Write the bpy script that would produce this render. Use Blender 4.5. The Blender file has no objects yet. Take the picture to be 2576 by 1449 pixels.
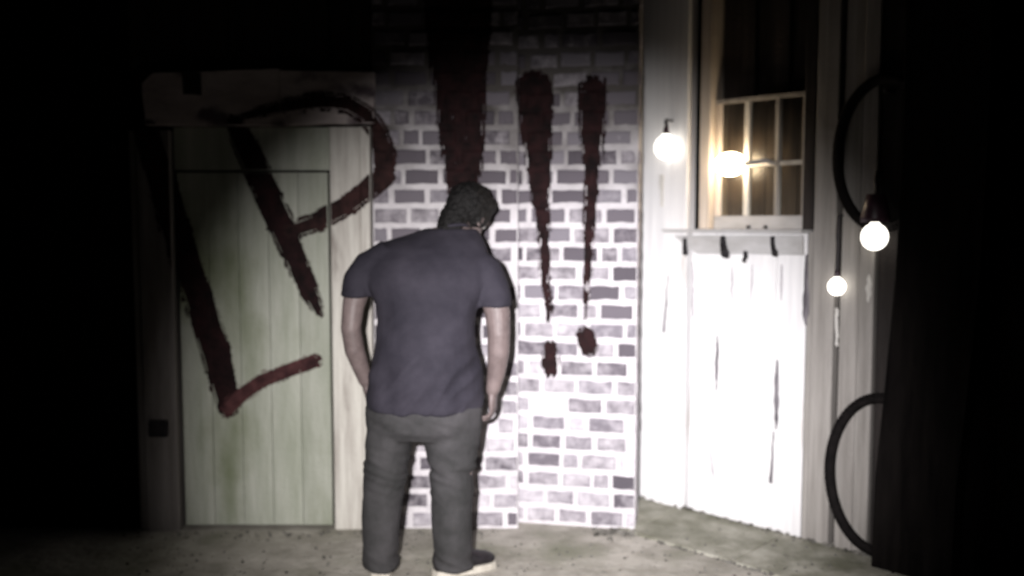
import bpy, bmesh, math, random
from mathutils import Vector, Matrix, noise
from mathutils.bvhtree import BVHTree

random.seed(7)
scene = bpy.context.scene
R = math.radians

# ------------------------------------------------------------------ camera
CAM_H = 1.51
FPX = 2231.0                      # focal length in units of a 2576 px wide frame
TILT = math.atan(164.5 / FPX)
cam_data = bpy.data.cameras.new('camera')
cam = bpy.data.objects.new('camera', cam_data)
scene.collection.objects.link(cam)
cam.location = (0, 0, CAM_H)
cam.rotation_euler = (math.pi / 2 - TILT, 0, 0)
cam_data.sensor_width = 36.0
cam_data.lens = FPX / 2576 * 36.0
cam_data.clip_start = 0.05
cam_data.clip_end = 300
cam_data.dof.use_dof = True       # the phone was a little out of focus in the dark
cam_data.dof.focus_distance = 2.6
cam_data.dof.aperture_fstop = 1.1
scene.camera = cam

# ------------------------------------------------------------------ night sky
world = bpy.data.worlds.new('World')
scene.world = world
world.use_nodes = True
wn = world.node_tree.nodes
bg = wn['Background']
sky = wn.new('ShaderNodeTexSky')
sky.sky_type = 'NISHITA'
sky.sun_disc = False
sky.sun_elevation = R(-4)
sky.sun_rotation = R(200)
world.node_tree.links.new(sky.outputs['Color'], bg.inputs['Color'])
bg.inputs['Strength'].default_value = 0.02

# ------------------------------------------------------------------ the torch held beside the phone
A_CT, A_ST = math.cos(TILT), math.sin(TILT)


def ray(u, v):
    a = (u - 1288.0) / FPX
    b = (724.5 - v) / FPX
    return Vector((a, A_CT + b * A_ST, -A_ST + b * A_CT))


def torch(name, loc, aim_uv, size_deg, blend, watts, radius, color):
    d = bpy.data.lights.new(name, 'SPOT')
    d.energy = watts
    d.spot_size = R(size_deg)
    d.spot_blend = blend
    d.shadow_soft_size = radius
    d.color = color
    o = bpy.data.objects.new(name, d)
    scene.collection.objects.link(o)
    o.location = loc
    aim = Vector((0, 0, CAM_H)) + ray(*aim_uv) * 4.3
    o.rotation_euler = (aim - Vector(loc)).to_track_quat('-Z', 'Y').to_euler()
    return o


TORCH = (-0.18, 0.05, 1.60)
torch('torch_beam', TORCH, (1380, 1085), 52, 1.0, 1180, 0.02, (1.0, 0.965, 0.955))
torch('torch_hotspot', TORCH, (1590, 1000), 36, 1.0, 800, 0.02, (0.96, 0.94, 1.0))

scene.view_settings.view_transform = 'Standard'
scene.view_settings.look = 'None'
scene.view_settings.gamma = 1
scene.view_settings.exposure = 0
scene.view_settings.use_curve_mapping = False
scene.cycles.max_bounces = 6
scene.cycles.use_denoising = True


# ================================================================== helpers
class Plane:
    """vertical wall plane: origin on the floor, e along it (to the right), n towards the viewer"""
    def __init__(self, o, e):
        self.o = Vector(o)
        self.e = Vector(e).normalized()
        self.n = Vector((self.e.y, -self.e.x, 0))

    def hit(self, u, v):
        r = ray(u, v)
        c = Vector((0, 0, CAM_H))
        t = (self.o - c).dot(self.n) / r.dot(self.n)
        return c + r * t

    def sz(self, u, v):
        p = self.hit(u, v)
        return (p - self.o).dot(self.e), p.z

    def at(self, s, z, d=0.0):
        return self.o + self.e * s + self.n * d + Vector((0, 0, z))


def floor_pt(u, v):
    r = ray(u, v)
    t = CAM_H / -r.z
    return Vector((r.x * t, r.y * t, 0))


def link(o, parent=None):
    scene.collection.objects.link(o)
    if parent is not None:
        o.parent = parent
    return o


def thing(name, label, cat, loc=(0, 0, 0), group=None):
    o = bpy.data.objects.new(name, None)
    o.empty_display_size = 0.1
    link(o)
    o.location = loc
    o['label'] = label
    o['category'] = cat
    if group:
        o['group'] = group
    return o


def world_obj(name, mesh, parent=None):
    """a mesh given in world coordinates, placed under parent without moving it"""
    o = bpy.data.objects.new(name, mesh)
    link(o)
    if parent is not None:
        o.parent = parent
        o.matrix_parent_inverse = Matrix.Translation(-parent.location)
    return o


def from_bm(name, bm, mat, parent=None, smooth=False):
    bmesh.ops.recalc_face_normals(bm, faces=bm.faces)
    me = bpy.data.meshes.new(name)
    bm.to_mesh(me)
    bm.free()
    me.materials.append(mat)
    if smooth:
        for p in me.polygons:
            p.use_smooth = True
    return world_obj(name, me, parent)


def prism(bm, front, back):
    """closed solid between two polygons of equal vertex count"""
    f = [bm.verts.new(p) for p in front]
    b = [bm.verts.new(p) for p in back]
    n = len(f)
    bm.faces.new(f)
    bm.faces.new(b[::-1])
    for i in range(n):
        bm.faces.new((f[i], b[i], b[(i + 1) % n], f[(i + 1) % n]))


def board(bm, pl, s0, s1, z0, z1, d0, d1, ch=0.004, wob=0.0, segs=1):
    """a plank on a wall plane, with chamfered front edges and slightly wavy long sides"""
    n = max(1, segs)
    def edge(s, dd, k):
        return s + (wob * noise.noise(Vector((s * 9, k * 1.7, 3.1))) if wob else 0)
    rows = []
    for i in range(n + 1):
        z = z0 + (z1 - z0) * i / n
        l, r = edge(s0, 0, z), edge(s1, 0, z)
        rows.append([bm.verts.new(pl.at(l, z, d0)), bm.verts.new(pl.at(l, z, d1 - ch)), bm.verts.new(pl.at(l + ch, z, d1)),
                     bm.verts.new(pl.at(r - ch, z, d1)), bm.verts.new(pl.at(r, z, d1 - ch)), bm.verts.new(pl.at(r, z, d0))])
    for a, b in zip(rows, rows[1:]):
        for k in range(6):
            bm.faces.new((a[k], a[(k + 1) % 6], b[(k + 1) % 6], b[k]))
    bm.faces.new(rows[0][::-1])
    bm.faces.new(rows[-1])


def one_board(name, pl, mat, parent, *a, **k):
    bm = bmesh.new()
    board(bm, pl, *a, **k)
    return from_bm(name, bm, mat, parent)


def loft(bm, rings, nseg=20, cap=True):
    """rings: (centre, axis a, axis b): an ellipse centre + a cos + b sin"""
    vs = []
    for c, a, b in rings:
        vs.append([bm.verts.new(c + a * math.cos(2 * math.pi * i / nseg) + b * math.sin(2 * math.pi * i / nseg)) for i in range(nseg)])
    for p, q in zip(vs, vs[1:]):
        for i in range(nseg):
            bm.faces.new((p[i], p[(i + 1) % nseg], q[(i + 1) % nseg], q[i]))
    if cap:
        bm.faces.new(vs[0][::-1])
        bm.faces.new(vs[-1])


def tube(bm, pts, radii, nseg=12, ends=True, flat=None):
    """round tube through pts; flat = (direction, factor) squashes it along a direction"""
    pts = [Vector(p) for p in pts]
    if ends:                                       # rounded ends
        d0 = (pts[0] - pts[1]).normalized() * radii[0]
        d1 = (pts[-1] - pts[-2]).normalized() * radii[-1]
        pts = [pts[0] + d0 * .9, pts[0] + d0 * .55] + pts + [pts[-1] + d1 * .55, pts[-1] + d1 * .9]
        radii = [radii[0] * .4, radii[0] * .83] + list(radii) + [radii[-1] * .83, radii[-1] * .4]
    rings = []
    ref = None
    for i, p in enumerate(pts):
        t = (pts[min(i + 1, len(pts) - 1)] - pts[max(i - 1, 0)]).normalized()
        if ref is None:
            ref = Vector((0, 1, 0)) if abs(t.y) < .8 else Vector((1, 0, 0))
        a = (ref - t * ref.dot(t)).normalized()
        b = t.cross(a)
        ref = a
        a, b = a * radii[i], b * radii[i]
        if flat:
            fd, k = flat
            a = a - fd * (a.dot(fd) * (1 - k))
            b = b - fd * (b.dot(fd) * (1 - k))
        rings.append((p, a, b))
    loft(bm, rings, nseg)


def ellipsoid(bm, c, rx, ry, rz, rot=None, seg=20, ringn=12):
    c = Vector(c)
    m = rot or Matrix.Identity(3)
    top = bm.verts.new(c + m @ Vector((0, 0, rz)))
    bot = bm.verts.new(c + m @ Vector((0, 0, -rz)))
    rows = []
    for j in range(1, ringn):
        th = math.pi * j / ringn
        rows.append([bm.verts.new(c + m @ Vector((rx * math.sin(th) * math.cos(2 * math.pi * i / seg), ry * math.sin(th) * math.sin(2 * math.pi * i / seg), rz * math.cos(th)))) for i in range(seg)])
    for i in range(seg):
        bm.faces.new((top, rows[0][i], rows[0][(i + 1) % seg]))
        bm.faces.new((bot, rows[-1][(i + 1) % seg], rows[-1][i]))
    for p, q in zip(rows, rows[1:]):
        for i in range(seg):
            bm.faces.new((p[i], q[i], q[(i + 1) % seg], p[(i + 1) % seg]))


def fuse(name, bm, voxel, smooth, mat, parent, disp=None):
    """union of closed shapes into one continuous skin"""
    bmesh.ops.recalc_face_normals(bm, faces=bm.faces)
    me = bpy.data.meshes.new(name)
    bm.to_mesh(me)
    bm.free()
    tmp = bpy.data.objects.new(name, me)
    scene.collection.objects.link(tmp)
    m = tmp.modifiers.new('r', 'REMESH')
    m.mode = 'VOXEL'
    m.voxel_size = voxel
    s = tmp.modifiers.new('s', 'SMOOTH')
    s.factor = .5
    s.iterations = smooth
    dg = bpy.context.evaluated_depsgraph_get()
    out = bpy.data.meshes.new_from_object(tmp.evaluated_get(dg))
    bpy.data.objects.remove(tmp)
    bpy.data.meshes.remove(me)
    if disp:
        ns = [v.normal.copy() for v in out.vertices]
        for v, nn in zip(out.vertices, ns):
            v.co += disp(v.co, nn)
    out.name = name
    out.materials.clear()
    out.materials.append(mat)
    for p in out.polygons:
        p.use_smooth = True
    return world_obj(name, out, parent)


# ------------------------------------------------------------------ materials
def material(name, cols, rough=.75, scale=(6, 6, 6), detail=6, bump=.0, bscale=40, spec=.35, per_object=0.0, ramp=(.35, .65), metallic=0, blotch=None):
    """two-tone noise in object/world space; scale stretches the grain; blotch = (colour, scale, threshold, softness)"""
    m = bpy.data.materials.new(name)
    m.use_nodes = True
    nt = m.node_tree
    N, L = nt.nodes, nt.links
    b = N['Principled BSDF']
    b.inputs['Roughness'].default_value = rough
    b.inputs['Specular IOR Level'].default_value = spec
    b.inputs['Metallic'].default_value = metallic
    geo = N.new('ShaderNodeNewGeometry')
    mp = N.new('ShaderNodeMapping')
    mp.inputs['Scale'].default_value = scale
    L.new(geo.outputs['Position'], mp.inputs['Vector'])
    tx = N.new('ShaderNodeTexNoise')
    tx.inputs['Scale'].default_value = 1
    tx.inputs['Detail'].default_value = detail
    tx.inputs['Roughness'].default_value = .65
    L.new(mp.outputs[0], tx.inputs['Vector'])
    rp = N.new('ShaderNodeValToRGB')
    rp.color_ramp.elements[0].position = ramp[0]
    rp.color_ramp.elements[1].position = ramp[1]
    rp.color_ramp.elements[0].color = (*cols[0], 1)
    rp.color_ramp.elements[1].color = (*cols[1], 1)
    L.new(tx.outputs['Fac'], rp.inputs['Fac'])
    out = rp.outputs['Color']
    if blotch:
        bc, bs, bt, sf = blotch
        t2 = N.new('ShaderNodeTexNoise')
        t2.inputs['Scale'].default_value = 1
        t2.inputs['Detail'].default_value = 7
        m2 = N.new('ShaderNodeMapping')
        m2.inputs['Scale'].default_value = bs
        m2.inputs['Location'].default_value = (3.3, 7.1, 1.7)
        L.new(geo.outputs['Position'], m2.inputs['Vector'])
        L.new(m2.outputs[0], t2.inputs['Vector'])
        mr = N.new('ShaderNodeMapRange')
        mr.inputs['From Min'].default_value = bt
        mr.inputs['From Max'].default_value = bt + sf
        L.new(t2.outputs['Fac'], mr.inputs['Value'])
        mx = N.new('ShaderNodeMix')
        mx.data_type = 'RGBA'
        L.new(mr.outputs[0], mx.inputs['Factor'])
        L.new(out, mx.inputs['A'])
        mx.inputs['B'].default_value = (*bc, 1)
        out = mx.outputs['Result']
    if per_object:
        oi = N.new('ShaderNodeObjectInfo')
        mr = N.new('ShaderNodeMapRange')
        mr.inputs['To Min'].default_value = 1 - per_object
        mr.inputs['To Max'].default_value = 1 + per_object * .4
        L.new(oi.outputs['Random'], mr.inputs['Value'])
        hs = N.new('ShaderNodeHueSaturation')
        L.new(mr.outputs[0], hs.inputs['Value'])
        L.new(out, hs.inputs['Color'])
        out = hs.outputs['Color']
    L.new(out, b.inputs['Base Color'])
    if bump:
        t3 = N.new('ShaderNodeTexNoise')
        t3.inputs['Scale'].default_value = bscale
        t3.inputs['Detail'].default_value = 5
        L.new(geo.outputs['Position'], t3.inputs['Vector'])
        bp = N.new('ShaderNodeBump')
        bp.inputs['Strength'].default_value = bump
        bp.inputs['Distance'].default_value = .01
        L.new(t3.outputs['Fac'], bp.inputs['Height'])
        L.new(bp.outputs[0], b.inputs['Normal'])
    return m


def brick_material():
    """dark fired brick under worn whitewash, each brick worn to its own degree"""
    m = bpy.data.materials.new('whitewashed_brick')
    m.use_nodes = True
    N, L = m.node_tree.nodes, m.node_tree.links
    b = N['Principled BSDF']
    b.inputs['Roughness'].default_value = .85
    b.inputs['Specular IOR Level'].default_value = .25
    oi = N.new('ShaderNodeObjectInfo')
    geo = N.new('ShaderNodeNewGeometry')
    base = N.new('ShaderNodeValToRGB')
    e = base.color_ramp.elements
    e[0].position, e[0].color = 0, (.075, .066, .078, 1)
    e[1].position, e[1].color = 1, (.20, .185, .21, 1)
    k = base.color_ramp.elements.new(.5)
    k.color = (.125, .110, .128, 1)
    L.new(oi.outputs['Random'], base.inputs['Fac'])
    t = N.new('ShaderNodeTexNoise')
    t.inputs['Scale'].default_value = 17
    t.inputs['Detail'].default_value = 8
    t.inputs['Roughness'].default_value = .7
    L.new(geo.outputs['Position'], t.inputs['Vector'])
    big = N.new('ShaderNodeTexNoise')
    big.inputs['Scale'].default_value = 2.1
    big.inputs['Detail'].default_value = 3
    L.new(geo.outputs['Position'], big.inputs['Vector'])
    # wash runs thicker on the lower courses; its fade upward also paints in the beam's falloff
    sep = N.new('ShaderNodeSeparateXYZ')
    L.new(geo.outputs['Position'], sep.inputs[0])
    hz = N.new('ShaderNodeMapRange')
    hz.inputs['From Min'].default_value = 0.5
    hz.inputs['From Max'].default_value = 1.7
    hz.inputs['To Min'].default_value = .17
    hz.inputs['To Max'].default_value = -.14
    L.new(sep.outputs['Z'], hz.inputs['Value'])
    wob = N.new('ShaderNodeMath'); wob.operation = 'MULTIPLY'
    wn_ = N.new('ShaderNodeTexWhiteNoise'); wn_.noise_dimensions = '1D'
    L.new(oi.outputs['Random'], wn_.inputs['W'])
    L.new(wn_.outputs['Value'], wob.inputs[0]); wob.inputs[1].default_value = .46
    a1 = N.new('ShaderNodeMath'); a1.operation = 'ADD'
    L.new(t.outputs['Fac'], a1.inputs[0]); L.new(wob.outputs[0], a1.inputs[1])
    a2 = N.new('ShaderNodeMath'); a2.operation = 'ADD'
    L.new(a1.outputs[0], a2.inputs[0]); L.new(hz.outputs[0], a2.inputs[1])
    a3 = N.new('ShaderNodeMath'); a3.operation = 'MULTIPLY_ADD'
    L.new(big.outputs['Fac'], a3.inputs[0]); a3.inputs[1].default_value = .5
    L.new(a2.outputs[0], a3.inputs[2])
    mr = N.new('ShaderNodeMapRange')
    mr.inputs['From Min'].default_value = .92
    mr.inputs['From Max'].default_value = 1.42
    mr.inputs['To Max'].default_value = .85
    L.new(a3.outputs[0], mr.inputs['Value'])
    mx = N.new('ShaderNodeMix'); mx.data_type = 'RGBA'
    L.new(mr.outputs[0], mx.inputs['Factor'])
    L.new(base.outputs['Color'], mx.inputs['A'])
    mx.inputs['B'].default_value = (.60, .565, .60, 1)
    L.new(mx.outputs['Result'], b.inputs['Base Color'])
    bp = N.new('ShaderNodeBump')
    bp.inputs['Strength'].default_value = .5
    bp.inputs['Distance'].default_value = .006
    L.new(t.outputs['Fac'], bp.inputs['Height'])
    L.new(bp.outputs[0], b.inputs['Normal'])
    return m


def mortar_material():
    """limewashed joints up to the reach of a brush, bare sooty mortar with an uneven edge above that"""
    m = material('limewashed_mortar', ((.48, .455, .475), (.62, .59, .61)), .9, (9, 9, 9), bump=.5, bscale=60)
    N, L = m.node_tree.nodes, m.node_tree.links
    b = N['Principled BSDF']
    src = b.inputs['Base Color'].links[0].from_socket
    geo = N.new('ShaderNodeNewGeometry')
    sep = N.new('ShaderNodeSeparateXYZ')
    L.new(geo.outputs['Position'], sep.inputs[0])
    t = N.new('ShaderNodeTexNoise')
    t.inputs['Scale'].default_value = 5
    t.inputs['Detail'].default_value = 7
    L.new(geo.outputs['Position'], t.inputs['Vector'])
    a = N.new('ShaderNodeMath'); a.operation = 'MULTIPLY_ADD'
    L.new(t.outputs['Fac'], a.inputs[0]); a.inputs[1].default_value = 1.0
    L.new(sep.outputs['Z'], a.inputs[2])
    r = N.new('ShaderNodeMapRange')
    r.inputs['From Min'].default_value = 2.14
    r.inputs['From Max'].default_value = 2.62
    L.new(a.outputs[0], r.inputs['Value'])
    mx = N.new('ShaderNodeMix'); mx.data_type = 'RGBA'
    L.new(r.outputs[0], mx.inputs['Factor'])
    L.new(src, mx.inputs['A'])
    mx.inputs['B'].default_value = (.10, .09, .085, 1)  # shade put into the mortar colour near the top
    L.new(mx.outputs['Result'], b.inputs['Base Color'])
    return m


def glow(name, color, strength):
    m = bpy.data.materials.new(name)
    m.use_nodes = True
    b = m.node_tree.nodes['Principled BSDF']
    b.inputs['Base Color'].default_value = (.8, .8, .78, 1)
    b.inputs['Emission Color'].default_value = (*color, 1)
    b.inputs['Emission Strength'].default_value = strength
    return m


def pane_glass():
    m = bpy.data.materials.new('old_window_glass')
    m.use_nodes = True
    N, L = m.node_tree.nodes, m.node_tree.links
    N.remove(N['Principled BSDF'])
    tr = N.new('ShaderNodeBsdfTransparent')
    tr.inputs['Color'].default_value = (.86, .84, .78, 1)
    gl = N.new('ShaderNodeBsdfGlossy')
    gl.inputs['Roughness'].default_value = .38
    tx = N.new('ShaderNodeTexNoise')
    tx.inputs['Scale'].default_value = 6
    bp = N.new('ShaderNodeBump')
    bp.inputs['Strength'].default_value = .25
    L.new(tx.outputs['Fac'], bp.inputs['Height'])
    L.new(bp.outputs[0], gl.inputs['Normal'])
    fr = N.new('ShaderNodeFresnel')
    fr.inputs['IOR'].default_value = 1.5
    mx = N.new('ShaderNodeMixShader')
    L.new(fr.outputs[0], mx.inputs[0])
    L.new(tr.outputs[0], mx.inputs[1])
    L.new(gl.outputs[0], mx.inputs[2])
    L.new(mx.outputs[0], N['Material Output'].inputs['Surface'])
    return m


MAT = dict(
    brick=brick_material(),
    mortar=mortar_material(),
    door=material('pale_green_paint', ((.31, .33, .265), (.45, .46, .40)), .6, (14, 14, 1.6), bump=.35, bscale=60, blotch=((.15, .175, .09), (2.6, 2.6, 1.5), .50, .24), per_object=.12),
    frame=material('cream_door_paint', ((.36, .33, .30), (.60, .58, .53)), .6, (22, 22, 1.8), bump=.25, bscale=60, blotch=((.20, .17, .15), (7, 7, 2), .58, .1)),
    header=material('peeling_header_paint', ((.38, .32, .31), (.66, .58, .56)), .7, (2.5, 8, 7), bump=.4, bscale=45, blotch=((.12, .09, .10), (4, 4, 5), .56, .1)),
    leftpost=material('grey_door_post_paint', ((.13, .115, .105), (.22, .20, .19)), .7, (20, 20, 1.5), bump=.3, bscale=60),
    white=material('white_wall_paint', ((.60, .59, .60), (.76, .75, .75)), .38, (30, 30, 1.2), bump=.12, bscale=55, ramp=(.25, .6), spec=.5, blotch=((.50, .47, .44), (11, 11, 1.6), .66, .1)),
    dull=material('dull_grey_paint', ((.20, .185, .17), (.32, .30, .28)), .6, (26, 26, 1.3), bump=.3, bscale=55),
    casing=material('bare_timber_casing', ((.44, .37, .30), (.64, .56, .48)), .6, (30, 30, 1.4), bump=.3, bscale=60),
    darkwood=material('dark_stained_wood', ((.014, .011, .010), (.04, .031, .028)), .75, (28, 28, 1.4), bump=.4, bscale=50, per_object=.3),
    brown=material('brown_inner_boards', ((.10, .078, .07), (.22, .175, .15)), .7, (24, 24, 1.5), bump=.3, bscale=50, per_object=.45),
    black=material('near_black_boards', ((.004, .0035, .0035), (.010, .0085, .008)), .95, (20, 20, 2), bump=.3, bscale=30, spec=.03),  # even near-black tone, very matt
    sill=material('grey_sill_paint', ((.34, .33, .32), (.46, .45, .45)), .55, (5, 5, 14), bump=.2, bscale=60),
    paint=material('dark_red_paint', ((.006, .0038, .004), (.024, .0092, .0098)), .8, (14, 14, 14), bump=.3, bscale=70, spec=.12),
    thin_paint=material('thin_red_paint', ((.024, .010, .011), (.088, .036, .036)), .8, (16, 16, 16), bump=.3, bscale=70, spec=.12),
    brown_paint=material('brown_red_paint', ((.010, .006, .006), (.040, .018, .017)), .8, (16, 16, 16), bump=.3, bscale=70, spec=.12),
    iron=material('black_iron', ((.012, .011, .013), (.03, .026, .028)), .5, (30, 30, 30), metallic=.3),
    wall_mark=material('dark_crack', ((.06, .053, .06), (.20, .185, .20)), .9, (30, 30, 6)),
    bulb_reflection=material('painted_bulb_reflection', ((.50, .48, .45), (.62, .60, .57)), .3, (20, 20, 4)),  # pale tone for reflections painted under the bulbs
    rust=material('faint_run_stain', ((.30, .28, .30), (.52, .50, .52)), .7, (30, 30, 4)),
    rubber=material('tyre_rubber', ((.004, .0035, .0035), (.010, .008, .008)), .85, (40, 40, 40), bump=.2, bscale=120, spec=.1),
    cord=material('black_cord', ((.012, .01, .012), (.03, .025, .027)), .6, (40, 40, 40)),
    socket=material('maroon_bakelite', ((.022, .010, .016), (.05, .024, .034)), .4, (20, 20, 20)),
    ground=material('mossy_concrete', ((.24, .225, .19), (.46, .43, .385)), .9, (5, 5, 5), detail=9, bump=.7, bscale=26, blotch=((.20, .20, .15), (2.6, 2.6, 2), .52, .2)),
    slab=material('stained_paving', ((.19, .185, .14), (.40, .385, .33)), .9, (7, 7, 7), detail=9, bump=.8, bscale=24, blotch=((.13, .13, .09), (3, 3, 2), .52, .2)),
    rubble=material('crumbled_mortar', ((.045, .042, .035), (.20, .19, .17)), .95, (14, 14, 14), bump=.6, bscale=60),
    skin=material('brown_skin', ((.105, .080, .078), (.165, .128, .124)), .5, (18, 18, 18), spec=.4, bump=.1, bscale=150),
    hair=material('black_hair', ((.0025, .002, .002), (.007, .006, .006)), .6, (60, 60, 60), bump=.8, bscale=160),
    shirt=material('charcoal_cotton', ((.019, .0172, .0245), (.034, .0305, .041)), .85, (5, 5, 5), bump=.25, bscale=260, spec=.2),
    trousers=material('grey_green_cotton', ((.026, .026, .026), (.056, .053, .056)), .85, (5, 5, 5), bump=.25, bscale=240, spec=.2),
    shoe=material('black_shoe', ((.008, .007, .008), (.02, .016, .02)), .5, (20, 20, 20)),
    sole=material('pale_rubber_sole', ((.38, .35, .30), (.52, .49, .43)), .7, (20, 20, 20)),
    eye=material('eye_white', ((.6, .58, .55), (.7, .68, .66)), .2, (5, 5, 5)),
    bulb=glow('white_bulb_glow', (1.0, .95, .85), 3.0),
    warm=glow('warm_bulb_glow', (1.0, .78, .52), 30.0),
    glass=pane_glass(),
)

# ================================================================== the setting
Y0 = floor_pt(900, 1330).y
P0 = Plane((0, Y0, 0), (1, 0, 0))                                   # door wall and chimney breast, square to the view
b0, b1 = floor_pt(1303, 1314), floor_pt(1596, 1334)
P2 = Plane(b0, b1 - b0)                                             # recessed brick panel, its right end nearer
w0, w1 = floor_pt(1610, 1250), floor_pt(2080, 1372)
PW = Plane(w0, w1 - w0)                                             # white boarded wall coming towards the viewer
TOP = 2.95

# ground, out to the horizon
bm = bmesh.new()
bmesh.ops.create_grid(bm, x_segments=60, y_segments=60, size=60)
for v in bm.verts:
    r_ = max(abs(v.co.x), abs(v.co.y)) / 60
    v.co.x *= r_ ** 1.6 if r_ > 0 else 1
    v.co.y *= r_ ** 1.6 if r_ > 0 else 1
    v.co.z = 0
g = from_bm('ground', bm, MAT['ground'])
g['kind'] = 'structure'
g['label'] = 'mossy grey concrete ground in front of the walls'

# raised paving strip along the white wall: three slabs with open joints
pv = thing('pavement', 'low strip of stained paving slabs along the foot of the white wall', 'pavement', PW.at(.6, 0, .25))
pv['kind'] = 'structure'
del pv['category']
sA = PW.sz(1560, 1300)[0]
cuts = [-.30, .28, .86, 1.42, 2.2]
for a, b in zip(cuts, cuts[1:]):
    bm = bmesh.new()
    n = 14
    fr, bk = [], []
    for i in range(n + 1):
        s = a + .006 + (b - a - .012) * i / n
        d = .50 + .018 * noise.noise(Vector((s * 7, 1.3, 0))) + .008 * noise.noise(Vector((s * 25, 4.3, 0)))
        fr.append((s, d))
    top = [PW.at(s, .007, d) for s, d in fr] + [PW.at(s, .007, .004) for s, d in reversed(fr)]
    bot = [PW.at(s, .0, d + .006) for s, d in fr] + [PW.at(s, .0, .004) for s, d in reversed(fr)]
    prism(bm, top, bot)
    from_bm('slab', bm, MAT['slab'], pv)


# ------------------------------------------------------------------ brick walls, brick by brick
def brick_mesh(length, seed):
    rnd = random.Random(seed)
    h, dep, c = .066, .09, .007
    bm = bmesh.new()
    L2, H2 = length / 2, h / 2
    nx = 4
    def j(a):
        return rnd.uniform(-a, a)
    front = []
    pts = []
    for i in range(nx + 1):
        pts.append((-L2 + length * i / nx, H2 + j(.003)))
    for i in range(nx + 1):
        pts.append((L2 - length * i / nx, -H2 + j(.003)))
    back = [bm.verts.new((x, dep, z)) for x, z in pts]
    mid = [bm.verts.new((x, c, z)) for x, z in pts]
    fr = [bm.verts.new((x * (1 - 2 * c / length), j(.0025), z * (1 - 2 * c / h))) for x, z in pts]
    n = len(pts)
    for p, q in ((back, mid), (mid, fr)):
        for i in range(n):
            bm.faces.new((p[i], p[(i + 1) % n], q[(i + 1) % n], q[i]))
    for i in range(nx):
        bm.faces.new((fr[i], fr[i + 1], fr[n - 2 - i], fr[n - 1 - i]))
    bmesh.ops.recalc_face_normals(bm, faces=bm.faces)
    me = bpy.data.meshes.new('brick')
    bm.to_mesh(me)
    bm.free()
    me.materials.append(MAT['brick'])
    return me


STRETCH = [brick_mesh(.152, k) for k in range(5)]
HEAD = [brick_mesh(.072, k + 20) for k in range(4)]
COURSE = .0935


def brick_wall(label, pl, s0, s1, seed, left_end=False, right_end=False):
    rnd = random.Random(seed)
    w = thing('brick_wall', label, 'wall', pl.at((s0 + s1) / 2, 0))
    bm = bmesh.new()
    # mortar bed: gridded face with uneven joints, recessed 7 mm behind the brick faces
    nx, nz = int((s1 - s0) / .03), int(TOP / .03)
    grid = [[bm.verts.new(pl.at(s0 + (s1 - s0) * i / nx, TOP * k / nz, -.006 + .004 * noise.noise(Vector((i * .6, k * .6, seed))))) for i in range(nx + 1)] for k in range(nz + 1)]
    for k in range(nz):
        for i in range(nx):
            bm.faces.new((grid[k][i], grid[k][i + 1], grid[k + 1][i + 1], grid[k + 1][i]))
    rim = [grid[0][i] for i in range(nx + 1)] + [grid[k][nx] for k in range(1, nz + 1)] + [grid[nz][i] for i in range(nx - 1, -1, -1)] + [grid[k][0] for k in range(nz - 1, 0, -1)]
    back = []
    for v in rim:
        back.append(bm.verts.new(v.co - pl.n * .28))
    m = len(rim)
    for i in range(m):
        bm.faces.new((rim[i], back[i], back[(i + 1) % m], rim[(i + 1) % m]))
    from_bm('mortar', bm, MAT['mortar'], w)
    rotz = math.atan2(pl.e.y, pl.e.x)
    nc = int(TOP / COURSE)
    for c in range(nc):
        z = COURSE * (c + .5)
        flem = rnd.random() < .15
        x = s0 - (c % 2) * .085 + rnd.uniform(-.01, .01)
        i = 0
        while x < s1 - .02:
            head = (flem and i % 2 == 1) or rnd.random() < .07
            ln = .072 if head else .152 * rnd.uniform(.86, 1.12)
            a, b = max(x, s0 + .004), min(x + ln, s1 - .004)
            if b - a > .03:
                me = rnd.choice(HEAD if (b - a) < .105 else STRETCH)
                base = .072 if (b - a) < .105 else .152
                o = bpy.data.objects.new('brick', me)
                o.location = pl.at((a + b) / 2, z + rnd.uniform(-.002, .002), rnd.uniform(-.002, .0035))
                o.rotation_euler = (rnd.uniform(-.012, .012), rnd.uniform(-.01, .01), rotz + rnd.uniform(-.01, .01))
                o.scale = ((b - a) / base, 1, 1)
                link(o, w)
                o.matrix_parent_inverse = Matrix.Translation(-w.location)
            x += ln + rnd.uniform(.017, .026)
            i += 1
    return w


xb0 = P0.hit(942, 900).x
xb1 = P0.hit(1303, 900).x
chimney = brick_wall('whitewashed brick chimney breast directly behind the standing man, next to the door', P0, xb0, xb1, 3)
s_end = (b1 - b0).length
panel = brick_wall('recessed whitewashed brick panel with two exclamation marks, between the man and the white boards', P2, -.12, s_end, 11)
# the panel's right end turns back to the boarded wall: header bricks on the return
PR = Plane(P2.at(s_end, 0, 0), -P2.n)
for c in range(int(TOP / COURSE)):
    if random.random() < .75:
        o = bpy.data.objects.new('brick', HEAD[c % 4])
        o.location = PR.at(.075 + random.uniform(-.012, .02), COURSE * (c + .5), .002 + random.uniform(0, .003))
        o.rotation_euler = (0, 0, math.atan2(PR.e.y, PR.e.x))
        link(o, panel)
        o.matrix_parent_inverse = Matrix.Translation(-panel.location)

# ------------------------------------------------------------------ door, frame and the dark wall on the left
def S(u, v, pl=P0):
    return pl.sz(u, v)


frame = thing('door_frame', 'pale peeling door frame with a wide header, around the green door', 'door frame', P0.at(S(640, 900)[0], 0))
zx = S(640, 318)[1]
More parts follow.
